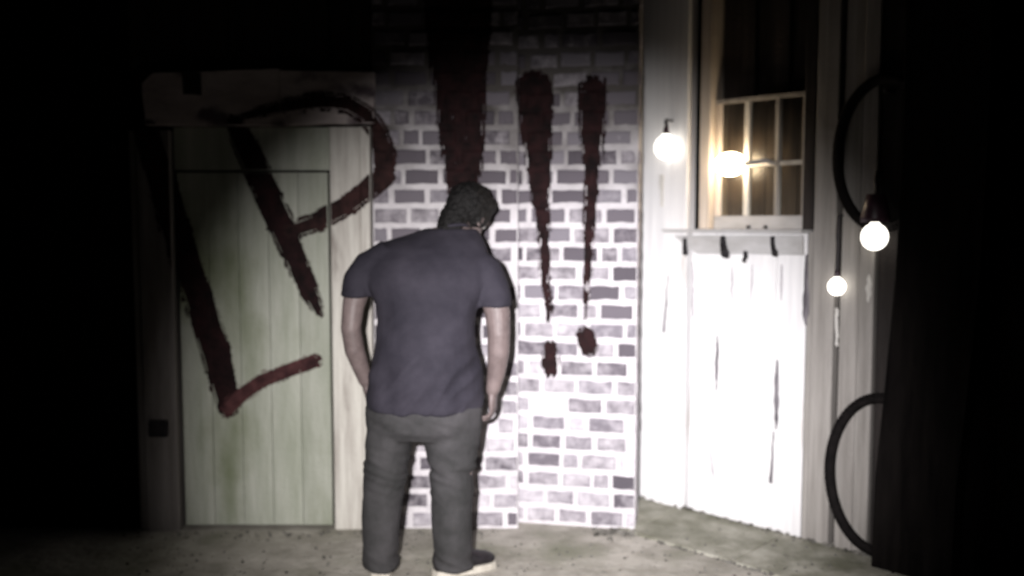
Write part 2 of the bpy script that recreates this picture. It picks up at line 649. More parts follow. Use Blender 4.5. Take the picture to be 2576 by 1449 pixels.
# header: two weathered boards meeting end to end, ragged outline
def ragged(name, pts_uv, d0, d1, mat, parent, pl=P0, rag=.004):
    bm = bmesh.new()
    fr = []
    n = len(pts_uv)
    for i in range(n):
        a, b = Vector((*pts_uv[i], 0)), Vector((*pts_uv[(i + 1) % n], 0))
        k = max(1, int((b - a).length / 22))
        for q in range(k):
            p = a.lerp(b, q / k)
            s, z = pl.sz(p.x, p.y)
            s += rag * noise.noise(Vector((s * 30, z * 30, 1.2)))
            z += rag * noise.noise(Vector((s * 30, z * 30, 7.7)))
            fr.append((s, z))
    prism(bm, [pl.at(s, z, d1) for s, z in fr], [pl.at(s, z, d0) for s, z in fr])
    return from_bm(name, bm, mat, parent)


ragged('header', [(364, 213), (392, 186), (640, 178), (707, 176), (707, 316), (374, 316)], -.04, .035, MAT['header'], frame)
ragged('header', [(709, 180), (944, 186), (944, 312), (709, 316)], -.04, .041, MAT['header'], frame)
ragged('patch', [(466, 185), (512, 186), (514, 242), (468, 240)], .033, .039, MAT['darkwood'], frame, rag=.003)
sl0, sl1 = S(345, 900)[0], S(362, 900)[0]
one_board('jamb', P0, MAT['leftpost'], frame, sl0, sl1, 0, zx - .02, -.05, .02, wob=.003, segs=10)
one_board('jamb', P0, MAT['leftpost'], frame, sl1 + .004, S(446, 900)[0], 0, zx - .02, -.05, .03, wob=.003, segs=10)
sr0, sr1 = S(837, 900)[0], S(938, 900)[0]
sm = S(912, 900)[0]
one_board('jamb', P0, MAT['frame'], frame, sr0, sm, 0, zx - .004, -.05, .008, wob=.002, segs=10)
one_board('jamb', P0, MAT['frame'], frame, sm + .002, sr1, 0, zx - .004, -.05, .03, wob=.003, segs=10)
# fixed panel over the door
sd0, sd1 = S(456, 900)[0], S(831, 900)[0]
zt = S(640, 432)[1]
one_board('transom_panel', P0, MAT['door'], frame, S(450, 900)[0], sr0 - .003, zt + .008, zx - .004, -.05, -.006)
# rusty hasp on the left post
hs = [S(u, v) for u, v in ((383, 1052), (431, 1052), (431, 1094), (383, 1094))]
bm = bmesh.new()
prism(bm, [P0.at(s, z, .052) for s, z in hs], [P0.at(s, z, .028) for s, z in hs])
bmesh.ops.bevel(bm, geom=bm.edges[:], offset=.006, segments=2, affect='EDGES')
from_bm('hasp', bm, MAT['iron'], frame)

door = thing('plank_door', 'pale green plank door daubed with dark red letters, left of the man', 'door', P0.at((sd0 + sd1) / 2, 0))
nd = 5
for i in range(nd):
    a = sd0 + (sd1 - sd0) * i / nd
    b = sd0 + (sd1 - sd0) * (i + 1) / nd
    one_board('plank', P0, MAT['door'], door, a + .0012, b - .0012, .02, zt - .004, -.05, -.002 + random.uniform(-.002, .002), ch=.0018, wob=.0008, segs=8)
bm = bmesh.new()
board(bm, P0, sd0, sd1, .03, zt - .02, -.10, -.052)
from_bm('backing', bm, MAT['darkwood'], door)

# dark boarded wall left of the door (unlit), each board relief
lw = thing('boarded_wall', 'near-black boarded wall left of the door, lost in shadow', 'wall', P0.at(-2.6, 0))
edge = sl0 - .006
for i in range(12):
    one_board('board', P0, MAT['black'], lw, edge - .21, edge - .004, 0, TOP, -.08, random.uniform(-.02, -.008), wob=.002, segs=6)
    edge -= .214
# gable boards above the header
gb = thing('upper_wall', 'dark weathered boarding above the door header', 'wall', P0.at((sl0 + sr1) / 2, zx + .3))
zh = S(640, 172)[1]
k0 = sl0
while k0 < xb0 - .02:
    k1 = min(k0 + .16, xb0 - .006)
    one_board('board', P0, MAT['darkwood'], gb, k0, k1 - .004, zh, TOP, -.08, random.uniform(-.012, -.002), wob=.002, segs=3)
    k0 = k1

# ------------------------------------------------------------------ white boarded wall on the right
def sW(u, v=600):
    return PW.sz(u, v)[0]


def zW(u, v):
    return PW.sz(u, v)[1]


ww = thing('plank_wall', 'white painted wall of upright boards on the right, under the window', 'wall', PW.at(.6, 0))
zs = zW(1860, 582)                                                   # underside of the sill
one_board('corner_board', PW, MAT['white'], ww, sW(1592) - .06, sW(1734), 0, TOP, -.05, .03, wob=.002, segs=12)
low = [1741, 1805, 1880, 1955, 2031]
for a, b in zip(low, low[1:]):
    one_board('board', PW, MAT['white'], ww, sW(a) + .001, sW(b) - .001, 0, zs - .002, -.05, random.uniform(-.001, .003), ch=.003, wob=.0012, segs=10)
one_board('board', PW, MAT['dull'], ww, sW(2049), sW(2104), 0, TOP, -.05, .012, wob=.002, segs=10)
one_board('board', PW, MAT['dull'], ww, sW(2034), sW(2047), 0, zs - .002, -.05, .004, wob=.001, segs=10)
one_board('board', PW, MAT['dull'], ww, sW(2118), sW(2164), 0, TOP, -.05, .006, wob=.003, segs=10)
one_board('board', PW, MAT['dull'], ww, sW(2168), sW(2206), 0, TOP, -.05, .022, wob=.003, segs=10)
one_board('board', PW, MAT['darkwood'], ww, sW(2210), sW(2262), 0, TOP, -.05, .0, wob=.003, segs=10)
one_board('backing', PW, MAT['black'], ww, sW(1690), sW(2300), 0, zs - .02, -.09, -.055)
one_board('backing', PW, MAT['black'], ww, sW(2050), sW(2300), zs + .0, TOP, -.09, -.056)


def streak(pts, mat, parent, name='wall_mark', d=.004):
    """thin tapering mark lying on the boards: (u, v, width px) down its length"""
    bm = bmesh.new()
    l, r = [], []
    for i, (u, v, w) in enumerate(pts):
        dd = d
        a, b = PW.sz(u - w / 2, v), PW.sz(u + w / 2, v)
        l.append((a, dd)); r.append((b, dd))
    poly = l + r[::-1]
    prism(bm, [PW.at(p[0], p[1], q + .0025) for p, q in poly], [PW.at(p[0], p[1], q - .006) for p, q in poly])
    return from_bm(name, bm, mat, parent)


def rough_streak(u0, v0, u1, v1, w, mat, d, n=12, seed=0, prof=None):
    pts = []
    for i in range(n + 1):
        t = i / n
        u = u0 + (u1 - u0) * t + 3 * noise.noise(Vector((t * 5, seed, 0)))
        k = (math.sin(math.pi * (.06 + .88 * t)) if prof is None else prof(t)) * (.75 + .5 * noise.noise(Vector((t * 9, seed, 4))))
        pts.append((u, v0 + (v1 - v0) * t, max(1.2, w * k)))
    streak(pts, mat, ww, d=d)


rough_streak(1689, 690, 1679, 835, 9, MAT['wall_mark'], .031, seed=1, prof=lambda t: .25 + .75 * t)
rough_streak(1806, 842, 1803, 985, 10, MAT['wall_mark'], .005, seed=2)
rough_streak(1956, 905, 1953, 1080, 14, MAT['wall_mark'], .005, seed=3)
rough_streak(1947, 1085, 1940, 1215, 9, MAT['wall_mark'], .005, seed=4, prof=lambda t: .3 + .7 * t)
rough_streak(1785, 1095, 1796, 1215, 6, MAT['rust'], .005, seed=5)
rough_streak(2030, 640, 2029, 818, 17, MAT['wall_mark'], .006, seed=6, prof=lambda t: .35 + .9 * math.sin(math.pi * t ** 1.6))
rough_streak(1743, 660, 1744, 800, 8, MAT['rust'], .006, seed=7)
rough_streak(1844, 670, 1842, 755, 8, MAT['rust'], .005, seed=8)
rough_streak(1894, 665, 1890, 760, 6, MAT['rust'], .005, seed=9)
rough_streak(1968, 665, 1966, 755, 7, MAT['rust'], .005, seed=10)
rough_streak(1858, 1128, 1878, 1136, 7, MAT['rust'], .005, seed=11)

rough_streak(1672, 440, 1674, 520, 16, MAT['bulb_reflection'], .031, seed=12, prof=lambda t: 1 - .4 * t)  # bulb reflections laid on the boards as pale streaks
rough_streak(2107, 775, 2109, 870, 10, MAT['bulb_reflection'], .013, seed=13, prof=lambda t: 1 - .3 * t)
rough_streak(2192, 690, 2190, 760, 18, MAT['bulb_reflection'], .023, seed=14)

# ------------------------------------------------------------------ the window in the white wall
win = thing('window', 'small paned window glowing warm from the lamp, over a grey hook shelf', 'window', PW.at(sW(1900), zs))
zwt, zwb = zW(1900, 243), zW(1900, 548)
one_board('casing', PW, MAT['casing'], win, sW(1760), sW(1786), zs + .012, TOP, -.16, .014, wob=.002, segs=8)
one_board('casing', PW, MAT['darkwood'], win, sW(2019), sW(2046), zs + .012, TOP, -.16, .010, wob=.002, segs=8)
# sash: two rails, two stiles, bars; parts away from the lamp painted duller, as less lit
a0, a1 = sW(1788), sW(2016)
one_board('top_rail', PW, MAT['dull'], win, a0, a1, zwt - .012, zwt + .006, -.07, -.028)
one_board('bottom_rail', PW, MAT['sill'], win, a0, a1, zs + .012, zwb + .01, -.07, -.026)
one_board('stile', PW, MAT['casing'], win, a0, a0 + .026, zwb + .012, zwt - .014, -.07, -.03)
one_board('stile', PW, MAT['dull'], win, a1 - .022, a1, zwb + .012, zwt - .014, -.07, -.03)
zm = zW(1900, 412)
m1, m2 = sW(1868, 412), sW(1945, 412)
for (x, w_, mt_) in ((m1, .030, 'frame'), (m2, .024, 'dull')):
    one_board('glazing_bar', PW, MAT[mt_], win, x - w_ / 2, x + w_ / 2, zwb + .012, zwt - .014, -.066, -.034)
xs = [a0 + .028, m1 - .015, m1 + .015, m2 - .013, m2 + .013, a1 - .024]
for a, b in ((xs[0], xs[1]), (xs[2], xs[3]), (xs[4], xs[5])):
    one_board('glazing_bar', PW, MAT['frame'], win, a, b, zm - .010, zm + .010, -.066, -.036)
    for z0, z1 in ((zwb + .012, zm - .012), (zm + .012, zwt - .014)):
        one_board('pane', PW, MAT['glass'], win, a, b, z0, z1, -.056, -.052, ch=.0005)
one_board('reveal', PW, MAT['black'], win, sW(1700), sW(1759), zs + .012, TOP, -.22, -.20)
# brown boards behind the glass, dark boards over the window
k = 0
cuts = [1780, 1836, 1882, 1918, 1962, 2024]
for a, b in zip(cuts, cuts[1:]):
    one_board('inner_board', PW, MAT['brown'], win, sW(a) + .002, sW(b) - .002, zs + .012, zwt + .02, -.19, -.165 + random.uniform(-.006, .006), wob=.002, segs=4)
cuts = [1788, 1838, 1874, 1916, 1960, 2017]
for i, (a, b) in enumerate(zip(cuts, cuts[1:])):
    one_board('upper_board', PW, MAT['darkwood'], win, sW(a) + .003, sW(b) - .003, zwt + .012, TOP, -.15, -.09 + .02 * (i % 2), wob=.002, segs=6)
# sill and the hook board under it
bm = bmesh.new()
q0, q1 = sW(1690, 578), sW(2040, 582)
prism(bm, [PW.at(q0, zs + .010, .10), PW.at(q1, zs + .010, .10), PW.at(q1, zs + .010, -.025), PW.at(sW(1741), zs + .010, -.025), PW.at(sW(1741), zs + .010, .034), PW.at(q0, zs + .010, .034)],
      [PW.at(q0 + .012, zs - .006, .096), PW.at(q1, zs - .006, .096), PW.at(q1, zs - .006, -.025), PW.at(sW(1741), zs - .006, -.025), PW.at(sW(1741), zs - .006, .034), PW.at(q0 + .012, zs - .006, .034)])
from_bm('sill', bm, MAT['sill'], win)
ap = [PW.sz(u, v) for u, v in ((1708, 592), (2031, 592), (2031, 641), (1900, 638), (1765, 637), (1738, 618))]
bm = bmesh.new()
prism(bm, [PW.at(s, z, .052) for s, z in ap], [PW.at(s, z, .034) for s, z in ap])
bmesh.ops.bevel(bm, geom=bm.edges[:], offset=.003, segments=1, affect='EDGES')
from_bm('hook_board', bm, MAT['sill'], win)


def hook(u, v, k, big):
    bm = bmesh.new()
    s, z = PW.sz(u, v)
    r = .0075 * big
    pts = [PW.at(s - .014 * k, z + .030 * k, .054), PW.at(s - .010 * k, z + .010 * k, .062), PW.at(s, z - .008 * k, .078), PW.at(s + .008 * k, z - .022 * k, .092), PW.at(s + .016 * k, z - .024 * k, .104), PW.at(s + .020 * k, z - .012 * k, .112)]
    tube(bm, pts, [r, r * 1.1, r * 1.2, r * 1.3, r * 1.2, r], 10)
    p = PW.at(s - .014 * k, z + .024 * k, 0)
    prism(bm, [PW.at(s - .014 * k + dx, z + .026 * k + dz, .058) for dx, dz in ((-.010, -.018), (.010, -.018), (.010, .018), (-.010, .018))],
          [PW.at(s - .014 * k + dx, z + .026 * k + dz, .050) for dx, dz in ((-.010, -.018), (.010, -.018), (.010, .018), (-.010, .018))])
    from_bm('hook', bm, MAT['iron'], win, smooth=False)


hook(1744, 622, 1.15, 1.4)
hook(1842, 622, 1.5, 2.0)
hook(1893, 648, .6, .8)
hook(1966, 622, 1.35, 1.3)

# two small jars standing inside on the bottom rail are only dark knots in the photograph: knobs on the rail
for u in (1878, 1921):
    s, z = PW.sz(u, 571)
    bm = bmesh.new()
    tube(bm, [PW.at(s, z, -.028), PW.at(s, z, -.010)], [.009, .008], 10)
    from_bm('knob', bm, MAT['iron'], win, smooth=True)

# ------------------------------------------------------------------ lamps
def hanging_bulb(label, u, v, rpx, d, cord_top_v, sock, loc_u=None):
    c = Plane(PW.at(0, 0, d), PW.e).hit(u, v)         # hangs clear of the boards by d
    px = FPX / (c.y * A_CT - (c.z - CAM_H) * A_ST)
    r = rpx / px
    t = thing('hanging_bulb', label, 'light bulb', c, 'bare bulbs hung along the white wall')
    bm = bmesh.new()
    ellipsoid(bm, c, r, r, r * 1.04, seg=24, ringn=16)
    loft(bm, [(c + Vector((0, 0, r * .62)), Vector((r * .72, 0, 0)), Vector((0, r * .72, 0))), (c + Vector((0, 0, r * 1.02)), Vector((r * .36, 0, 0)), Vector((0, r * .36, 0))), (c + Vector((0, 0, r * 1.14)), Vector((r * .30, 0, 0)), Vector((0, r * .30, 0)))], 18)
    from_bm('globe', bm, MAT['bulb'], t, smooth=True)
    bm = bmesh.new()
    zz = r * 1.12
    h = sock[0] / px
    r0, r1 = sock[1] / px, sock[2] / px
    X, Y = Vector((1, 0, 0)), Vector((0, 1, 0))
    loft(bm, [(c + Vector((0, 0, zz)), X * r0, Y * r0), (c + Vector((0, 0, zz + h * .18)), X * r0 * 1.04, Y * r0 * 1.04), (c + Vector((0, 0, zz + h * .6)), X * (r0 + r1) / 2, Y * (r0 + r1) / 2), (c + Vector((0, 0, zz + h)), X * r1, Y * r1)], 20)
    from_bm('socket', bm, MAT['socket'], t, smooth=True)
    bm = bmesh.new()
    ztop = Plane(PW.at(0, 0, d), PW.e).hit(u, cord_top_v).z
    n = 10
    pts = [c + Vector((.002 * math.sin(i * .7), .002 * math.sin(i * 1.1), zz + h - .004 + (ztop - c.z - zz - h) * i / n)) for i in range(n + 1)]
    tube(bm, pts, [sock[3] / px] * (n + 1), 8)
    from_bm('cord', bm, MAT['cord'], t, smooth=True)
    # staple that holds the cord on the boards
    bm = bmesh.new()
    e = pts[-1]
    tube(bm, [e, e - PW.n * max(.02, d - .015)], [.006, .006], 8)
    from_bm('staple', bm, MAT['iron'], t)
    return t


hanging_bulb('glowing round bulb on the pale corner board left of the window', 1675, 371, 29, .085, 300, (20, 8, 5, 4))
hanging_bulb('largest glowing bulb under a maroon socket beside the dark timber post', 2200, 596, 33, .10, 430, (70, 34, 22, 5))
hanging_bulb('smallest glowing bulb at the end of a dark cord, low between window and post', 2105, 721, 22, .05, 540, (16, 7, 6, 5))

# bright lamp in front of the window bars
s, z = PW.sz(1846, 414)
c = PW.at(s, z, .035)
t = thing('window_lamp', 'bright warm lamp fixed across the window bars', 'lamp', c)
bm = bmesh.new()
rot = Matrix.Rotation(math.atan2(PW.e.y, PW.e.x), 3, 'Z')
ellipsoid(bm, c, .082, .045, .058, rot, seg=24, ringn=16)
from_bm('globe', bm, MAT['warm'], t, smooth=True)
bm = bmesh.new()
tube(bm, [c + PW.e * .07, c + PW.e * .10, PW.at(sW(1932, 412), zm + .012, .02), PW.at(sW(1932, 412), zm + .004, -.036)], [.014, .012, .010, .010], 10)
from_bm('bracket', bm, MAT['sill'], t, smooth=True)

# ------------------------------------------------------------------ dark timber post at the right edge of the beam and the dark wall beyond
po = thing('timber_post', 'dark leaning timber post at the right end of the white wall', 'post', PW.at(sW(2300), 0, .12))
bm = bmesh.new()
pe = []
DP = .13
PP = Plane(PW.at(0, 0, DP), PW.e)
left = [(2278, -60), (2270, 300), (2250, 700), (2222, 1000), (2200, 1200), (2188, 1460)]
rows = []
for u, v in left:
    s, z = PP.sz(u, v)
    z = max(z, 0.0)
    s += .004 * noise.noise(Vector((z * 6, 0, 0)))
    w_ = .33
    rows.append([bm.verts.new(PP.at(s + .006, z, 0)), bm.verts.new(PP.at(s + w_, z, 0)), bm.verts.new(PP.at(s + w_, z, -.125)), bm.verts.new(PP.at(s, z, -.10)), bm.verts.new(PP.at(s, z, -.008))])
for a, b in zip(rows, rows[1:]):
    for i in range(5):
        bm.faces.new((a[i], a[(i + 1) % 5], b[(i + 1) % 5], b[i]))
bm.faces.new(rows[0])
bm.faces.new(rows[-1][::-1])
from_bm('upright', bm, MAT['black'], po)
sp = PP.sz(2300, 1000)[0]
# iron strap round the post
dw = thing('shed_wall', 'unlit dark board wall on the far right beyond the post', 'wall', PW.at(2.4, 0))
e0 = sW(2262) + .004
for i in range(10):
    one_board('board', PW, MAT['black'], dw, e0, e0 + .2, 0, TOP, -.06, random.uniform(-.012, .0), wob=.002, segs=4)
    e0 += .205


# ------------------------------------------------------------------ two bicycle tyres
def tyre(label, u, v, rad, d, turn, tilt, squeeze):
    c = Plane(PW.at(0, 0, d), PW.e).hit(u, v)
    ang = math.atan2(PW.e.y, PW.e.x) + turn
    M = Matrix.Translation(c) @ Matrix.Rotation(ang, 4, 'Z') @ Matrix.Rotation(tilt, 4, 'X')
    t = thing('bicycle_tyre', label, 'tyre', c, 'black bicycle tyres by the dark post')
    tr = .021
    n, k = 96, 12
    def ringpt(a, rr, ph):
        rad2 = rad + rr * math.cos(ph)
        return M @ Vector(((rad * squeeze + rr * math.cos(ph)) * math.cos(a), rr * math.sin(ph) * 1.05, rad2 * math.sin(a)))
    bm = bmesh.new()
    vs = [[bm.verts.new(ringpt(2 * math.pi * i / n, tr, 2 * math.pi * j / k)) for j in range(k)] for i in range(n)]
    for i in range(n):
        for j in range(k):
            bm.faces.new((vs[i][j], vs[(i + 1) % n][j], vs[(i + 1) % n][(j + 1) % k], vs[i][(j + 1) % k]))
    from_bm('casing', bm, MAT['rubber'], t, smooth=True)
    bm = bmesh.new()
    nk = 84
    for i in range(nk):
        a = 2 * math.pi * i / nk
        da = .62 * math.pi / nk
        for ph, dp in ((0, .32), (.95, .26), (-.95, .26)):
            off = math.pi / nk if ph else 0
            q = [(a + off - da, ph - dp), (a + off + da, ph - dp), (a + off + da, ph + dp), (a + off - da, ph + dp)]
            prism(bm, [ringpt(x, tr + .006, y) for x, y in q], [ringpt(x, tr - .002, y) for x, y in q])
    from_bm('tread', bm, MAT['rubber'], t)
    return t


tyre('upper bicycle tyre hung on the boards above the largest bulb', 2222, 386, .318, .05, R(-6), 0, .66)
tyre('lower bicycle tyre with knobbly tread standing on the ground by the post', 2214, 1196, .338, .075, R(-6), R(-3), .70)
# nail for the upper tyre
s, z = PW.sz(2246, 232)
nl = thing('wall_peg', 'dark peg in the boards that carries the upper tyre', 'peg', PW.at(s, z, .02))
bm = bmesh.new()
tube(bm, [PW.at(s, z, 0), PW.at(s, z, .09)], [.010, .009], 8)
from_bm('peg', bm, MAT['iron'], nl)

# ------------------------------------------------------------------ painted letters: films of paint cast on to doors, boards and bricks
bpy.context.view_layer.update()


def tree_of(roots):
    vs, fs = [], []
    for r_ in roots:
        for o in r_.children_recursive:
            if o.type != 'MESH':
                continue
            m = o.matrix_world
            base = len(vs)
            vs.extend([m @ v.co for v in o.data.vertices])
            fs.extend([tuple(base + i for i in p.vertices) for p in o.data.polygons])
    return BVHTree.FromPolygons(vs, fs)


WALLTREE = tree_of([frame, door, chimney, panel, gb])
CELL = .005


def paint_stroke(name, pl, pts, parent, seed, dry=.25, lift=.0022, mat='paint'):
    """pts: (u, v, width px) along the stroke; a brush film that follows whatever it is painted on"""
    P = []
    for u, v, w in pts:
        p = pl.hit(u, v)
        px = FPX / (p.y * A_CT - (p.z - CAM_H) * A_ST)
        P.append((Vector((p.x, p.z)), w / px / 2))
    x0 = min(p.x - r for p, r in P) - .02
    x1 = max(p.x + r for p, r in P) + .02
    z0 = min(p.y - r for p, r in P) - .02
    z1 = max(p.y + r for p, r in P) + .02
    nx, nz = int((x1 - x0) / CELL) + 1, int((z1 - z0) / CELL) + 1

    def inside(x, z):
        q = Vector((x, z))
        best, across, along = 9, 0, 0
        for (a, ra), (b, rb) in zip(P, P[1:]):
            ab = b - a
            L2 = ab.length_squared
            t_ = max(0, min(1, (q - a).dot(ab) / L2))
            d = (q - (a + ab * t_)).length - (ra + (rb - ra) * t_)
            if d < best:
                best = d
                nrm = Vector((-ab.y, ab.x)).normalized()
                across = (q - a).dot(nrm)
                along = (q - a).length
        e = .008 * noise.noise(Vector((x * 22, z * 22, seed))) + .006 * noise.noise(Vector((x * 70, z * 70, seed + 5)))
        if best > .03:
            return False
        # bristle lines: long thin gaps near the edges of the stroke
        br = noise.noise(Vector((across * 150, along * 7, seed + 9)))
        if best > -.016 and br > .42 - dry * .6:
            return False
        e += .010 * noise.noise(Vector((across * 120, along * 5, seed + 3)))
        return best + e < 0

    ins = {}
    for i in range(nx):
        for k_ in range(nz):
            x, z = x0 + (i + .5) * CELL, z0 + (k_ + .5) * CELL
            if inside(x, z):
                ins[(i, k_)] = 1
    cache = {}

    def vert(bm, i, k_):
        key = (i, k_)
        if key not in cache:
            o = Vector((x0 + i * CELL, 3.0, z0 + k_ * CELL))
            h = WALLTREE.ray_cast(o, Vector((0, 1, 0)))
            if h[0] is None:
                cache[key] = None
            else:
                y = h[0].y
                if pl is P0 and y > Y0 + .014:             # paint bridges the hairline joints between planks
                    y = Y0 + .004
                cache[key] = bm.verts.new((h[0].x, y - lift, h[0].z))
        return cache[key]

    bm = bmesh.new()
    for i, k_ in ins:
        q = [vert(bm, i, k_), vert(bm, i + 1, k_), vert(bm, i + 1, k_ + 1), vert(bm, i, k_ + 1)]
        if None in q:
            continue
        ys = [v.co.y for v in q]
        if max(ys) - min(ys) > .05:
            continue
        bm.faces.new(q)
    for v in [v for v in bm.verts if not v.link_faces]:
        bm.verts.remove(v)
    return from_bm(name, bm, MAT[mat], parent, smooth=True)


LL = thing('painted_letter', 'dark red letter L daubed in paint at the far left of the door', 'graffiti', P0.at(S(560, 700)[0], S(560, 700)[1], .04), 'dark red painted letters')
paint_stroke('stroke', P0, [(372, 335, 66), (402, 430, 70), (440, 560, 72), (490, 720, 74), (540, 880, 78), (574, 1018, 62)], LL, 1)
paint_stroke('stroke', P0, [(572, 1030, 44), (610, 992, 40), (660, 958, 40), (720, 934, 40), (792, 908, 38)], LL, 2, dry=.4, lift=.0040, mat='thin_paint')
LP = thing('painted_letter', 'dark red letter P daubed over the door, its bowl running on to the bricks', 'graffiti', P0.at(S(760, 500)[0], S(760, 500)[1], .04), 'dark red painted letters')
paint_stroke('stroke', P0, [(596, 318, 50), (620, 370, 66), (655, 450, 72), (705, 560, 74), (750, 665, 62), (785, 745, 46), (802, 782, 30)], LP, 3)
paint_stroke('stroke', P0, [(612, 298, 16), (665, 284, 28), (730, 268, 38), (810, 257, 42), (880, 264, 44), (925, 290, 44), (955, 335, 50), (972, 395, 54), (966, 446, 54), (925, 482, 50), (865, 524, 50), (795, 560, 50), (732, 580, 40)], LP, 4, lift=.0040, mat='brown_paint')
LE = thing('painted_mark', 'broad dark painted exclamation stroke on the bricks above the man\'s head', 'graffiti', P0.at(S(1165, 300)[0], S(1165, 300)[1], .02), 'dark red painted letters')
paint_stroke('stroke', P0, [(1152, 20, 176), (1156, 190, 140), (1159, 297, 122), (1163, 375, 110), (1167, 434, 94), (1168, 560, 60)], LE, 5)  # this stroke also paints in the dim shadow over the head
L2 = thing('painted_mark', 'left painted exclamation mark with a maroon dot on the recessed bricks', 'graffiti', P2.at(*P2.sz(1372, 600), .02), 'dark red painted letters')
paint_stroke('stroke', P2, [(1343, 225, 96), (1348, 297, 86), (1355, 414, 66), (1359, 493, 50), (1365, 530, 38), (1370, 626, 28), (1373, 712, 25), (1380, 764, 25), (1381, 800, 18)], L2, 6, dry=.3)
paint_stroke('dot', P2, [(1386, 872, 34), (1386, 905, 44), (1387, 932, 38)], L2, 7, dry=.3)
L3 = thing('painted_mark', 'right painted exclamation mark with a slanting dot on the recessed bricks', 'graffiti', P2.at(*P2.sz(1480, 600), .02), 'dark red painted letters')
paint_stroke('stroke', P2, [(1491, 225, 74), (1488, 336, 66), (1490, 414, 46), (1486, 493, 38), (1481, 580, 30), (1480, 626, 25), (1476, 730, 18), (1475, 800, 12)], L3, 8, dry=.3)
paint_stroke('dot', P2, [(1472, 842, 44), (1478, 860, 48), (1484, 876, 44)], L3, 9, dry=.2)

# ------------------------------------------------------------------ rubble and dirt along the foot of the walls
bm = bmesh.new()
rnd = random.Random(5)
def lump(bm, p, r):
    n0 = len(bm.verts)
    g_ = bmesh.ops.create_icosphere(bm, subdivisions=1, radius=r)
    ph = rnd.uniform(0, 50)
    sq = rnd.uniform(.45, .8)
    for v in g_['verts']:
        v.co *= 1 + .35 * noise.noise(v.co * (1.5 / r) + Vector((ph, 0, 0)))
        v.co.z *= sq
        v.co += Vector(p)
for i in range(120):
    s = rnd.uniform(.0, 1.75)
    r = rnd.choice((.006, .008, .010, .013)) * rnd.uniform(.7, 1.3)
    lump(bm, PW.at(s, .007 + r * .4, .012 + abs(rnd.gauss(0, .014))), r)
for i in range(170):
    s = rnd.uniform(-.2, 1.6)
    r = rnd.uniform(.005, .011)
    lump(bm, PW.at(s, r * .3, .512 + rnd.gauss(0, .008) + .018 * noise.noise(Vector((s * 7, 1.3, 0)))), r)
for i in range(26):
    r = rnd.uniform(.006, .02)
    lump(bm, P2.at(s_end - rnd.uniform(0, .2), r * .4, .03 + abs(rnd.gauss(0, .05))), r)
for i in range(60):
    r = rnd.uniform(.004, .011)
    lump(bm, P0.at(rnd.uniform(-1.6, .0), r * .4, .05 + abs(rnd.gauss(0, .05))), r)
for i in range(420):
    p = floor_pt(rnd.uniform(300, 2150), rnd.uniform(1330, 1449))
    if (p - PW.o).dot(PW.n) < .03 or p.y > Y0 - .03:
        continue
    r = rnd.choice((.003, .004, .005, .008))
    lump(bm, (p.x, p.y, (.007 if (p - PW.o).dot(PW.n) < .5 else 0) + r * .3), r)
rb = from_bm('rubble', bm, MAT['rubble'])
rb['kind'] = 'stuff'
rb['label'] = 'crumbs of mortar and dirt along the foot of the walls'

# ================================================================== the man
YM = floor_pt(1080, 1447).y
man = thing('person', 'man seen from behind with bowed head, in charcoal t-shirt and grey trousers', 'person', (floor_pt(1060, 1447).x, YM, 0))


def M(u, v, dy=0.0):
    r_ = ray(u, v)
    t_ = (YM + dy) / r_.y
    return Vector((r_.x * t_, YM + dy, CAM_H + r_.z * t_))


def xr(v, l, r_, ry, dy, grow=0.0):
    a, b = M(l, v, dy), M(r_, v, dy)
    return ((a + b) / 2, Vector(((b.x - a.x) / 2 + grow, 0, 0)), Vector((0, ry + grow, 0)))


# --- body: one continuous skin (torso and legs under the clothes are a little slimmer than the cloth)
TORSO = [(1040, 918, 1214, .150, .00), (1000, 920, 1219, .160, .0), (950, 926, 1218, .165, .0), (900, 940, 1206, .165, .0), (850, 949, 1196, .163, .0), (800, 951, 1196, .160, .0),
         (760, 946, 1204, .158, .005), (720, 924, 1220, .155, .015), (685, 915, 1230, .150, .03), (652, 920, 1232, .140, .05), (625, 938, 1226, .125, .07), (604, 975, 1218, .105, .09), (588, 1030, 1208, .085, .11), (572, 1082, 1196, .066, .125)]
LEG_L = [(1060, 925, 1050, .105, .0), (1105, 921, 1036, .105, .0), (1150, 919, 1030, .10, .005), (1200, 916, 1023, .092, .005), (1260, 911, 1014, .086, .0), (1300, 909, 1010, .085, -.005), (1360, 911, 1006, .086, -.008), (1405, 912, 1002, .09, .0), (1426, 913, 1000, .09, .0)]
LEG_R = [(1060, 1052, 1214, .105, .0), (1105, 1060, 1206, .105, .0), (1150, 1072, 1200, .10, .005), (1200, 1080, 1195, .092, .005), (1260, 1083, 1191, .086, .0), (1300, 1085, 1189, .085, -.005), (1360, 1088, 1189, .086, -.008), (1405, 1090, 1191, .09, .0), (1424, 1091, 1193, .09, .0)]

HEADC = M(1180, 538, .20)
face = Vector((.50, .66, -.66)).normalized()
side = face.cross(Vector((0, 0, 1))).normalized()
roll = Matrix.Rotation(R(7), 3, face)
side = roll @ side
up = side.cross(face)
HM = Matrix((side, face, up)).transposed()             # local x = right ear, y = face, z = crown


def H(x, y, z):
    return HEADC + HM @ Vector((x, y, z)) * 1.06


bm = bmesh.new()
loft(bm, [xr(*t_, grow=-.016) for t_ in TORSO], 28)
for LEG in (LEG_L, LEG_R):
    loft(bm, [xr(*t_, grow=-.012) for t_ in LEG], 20)
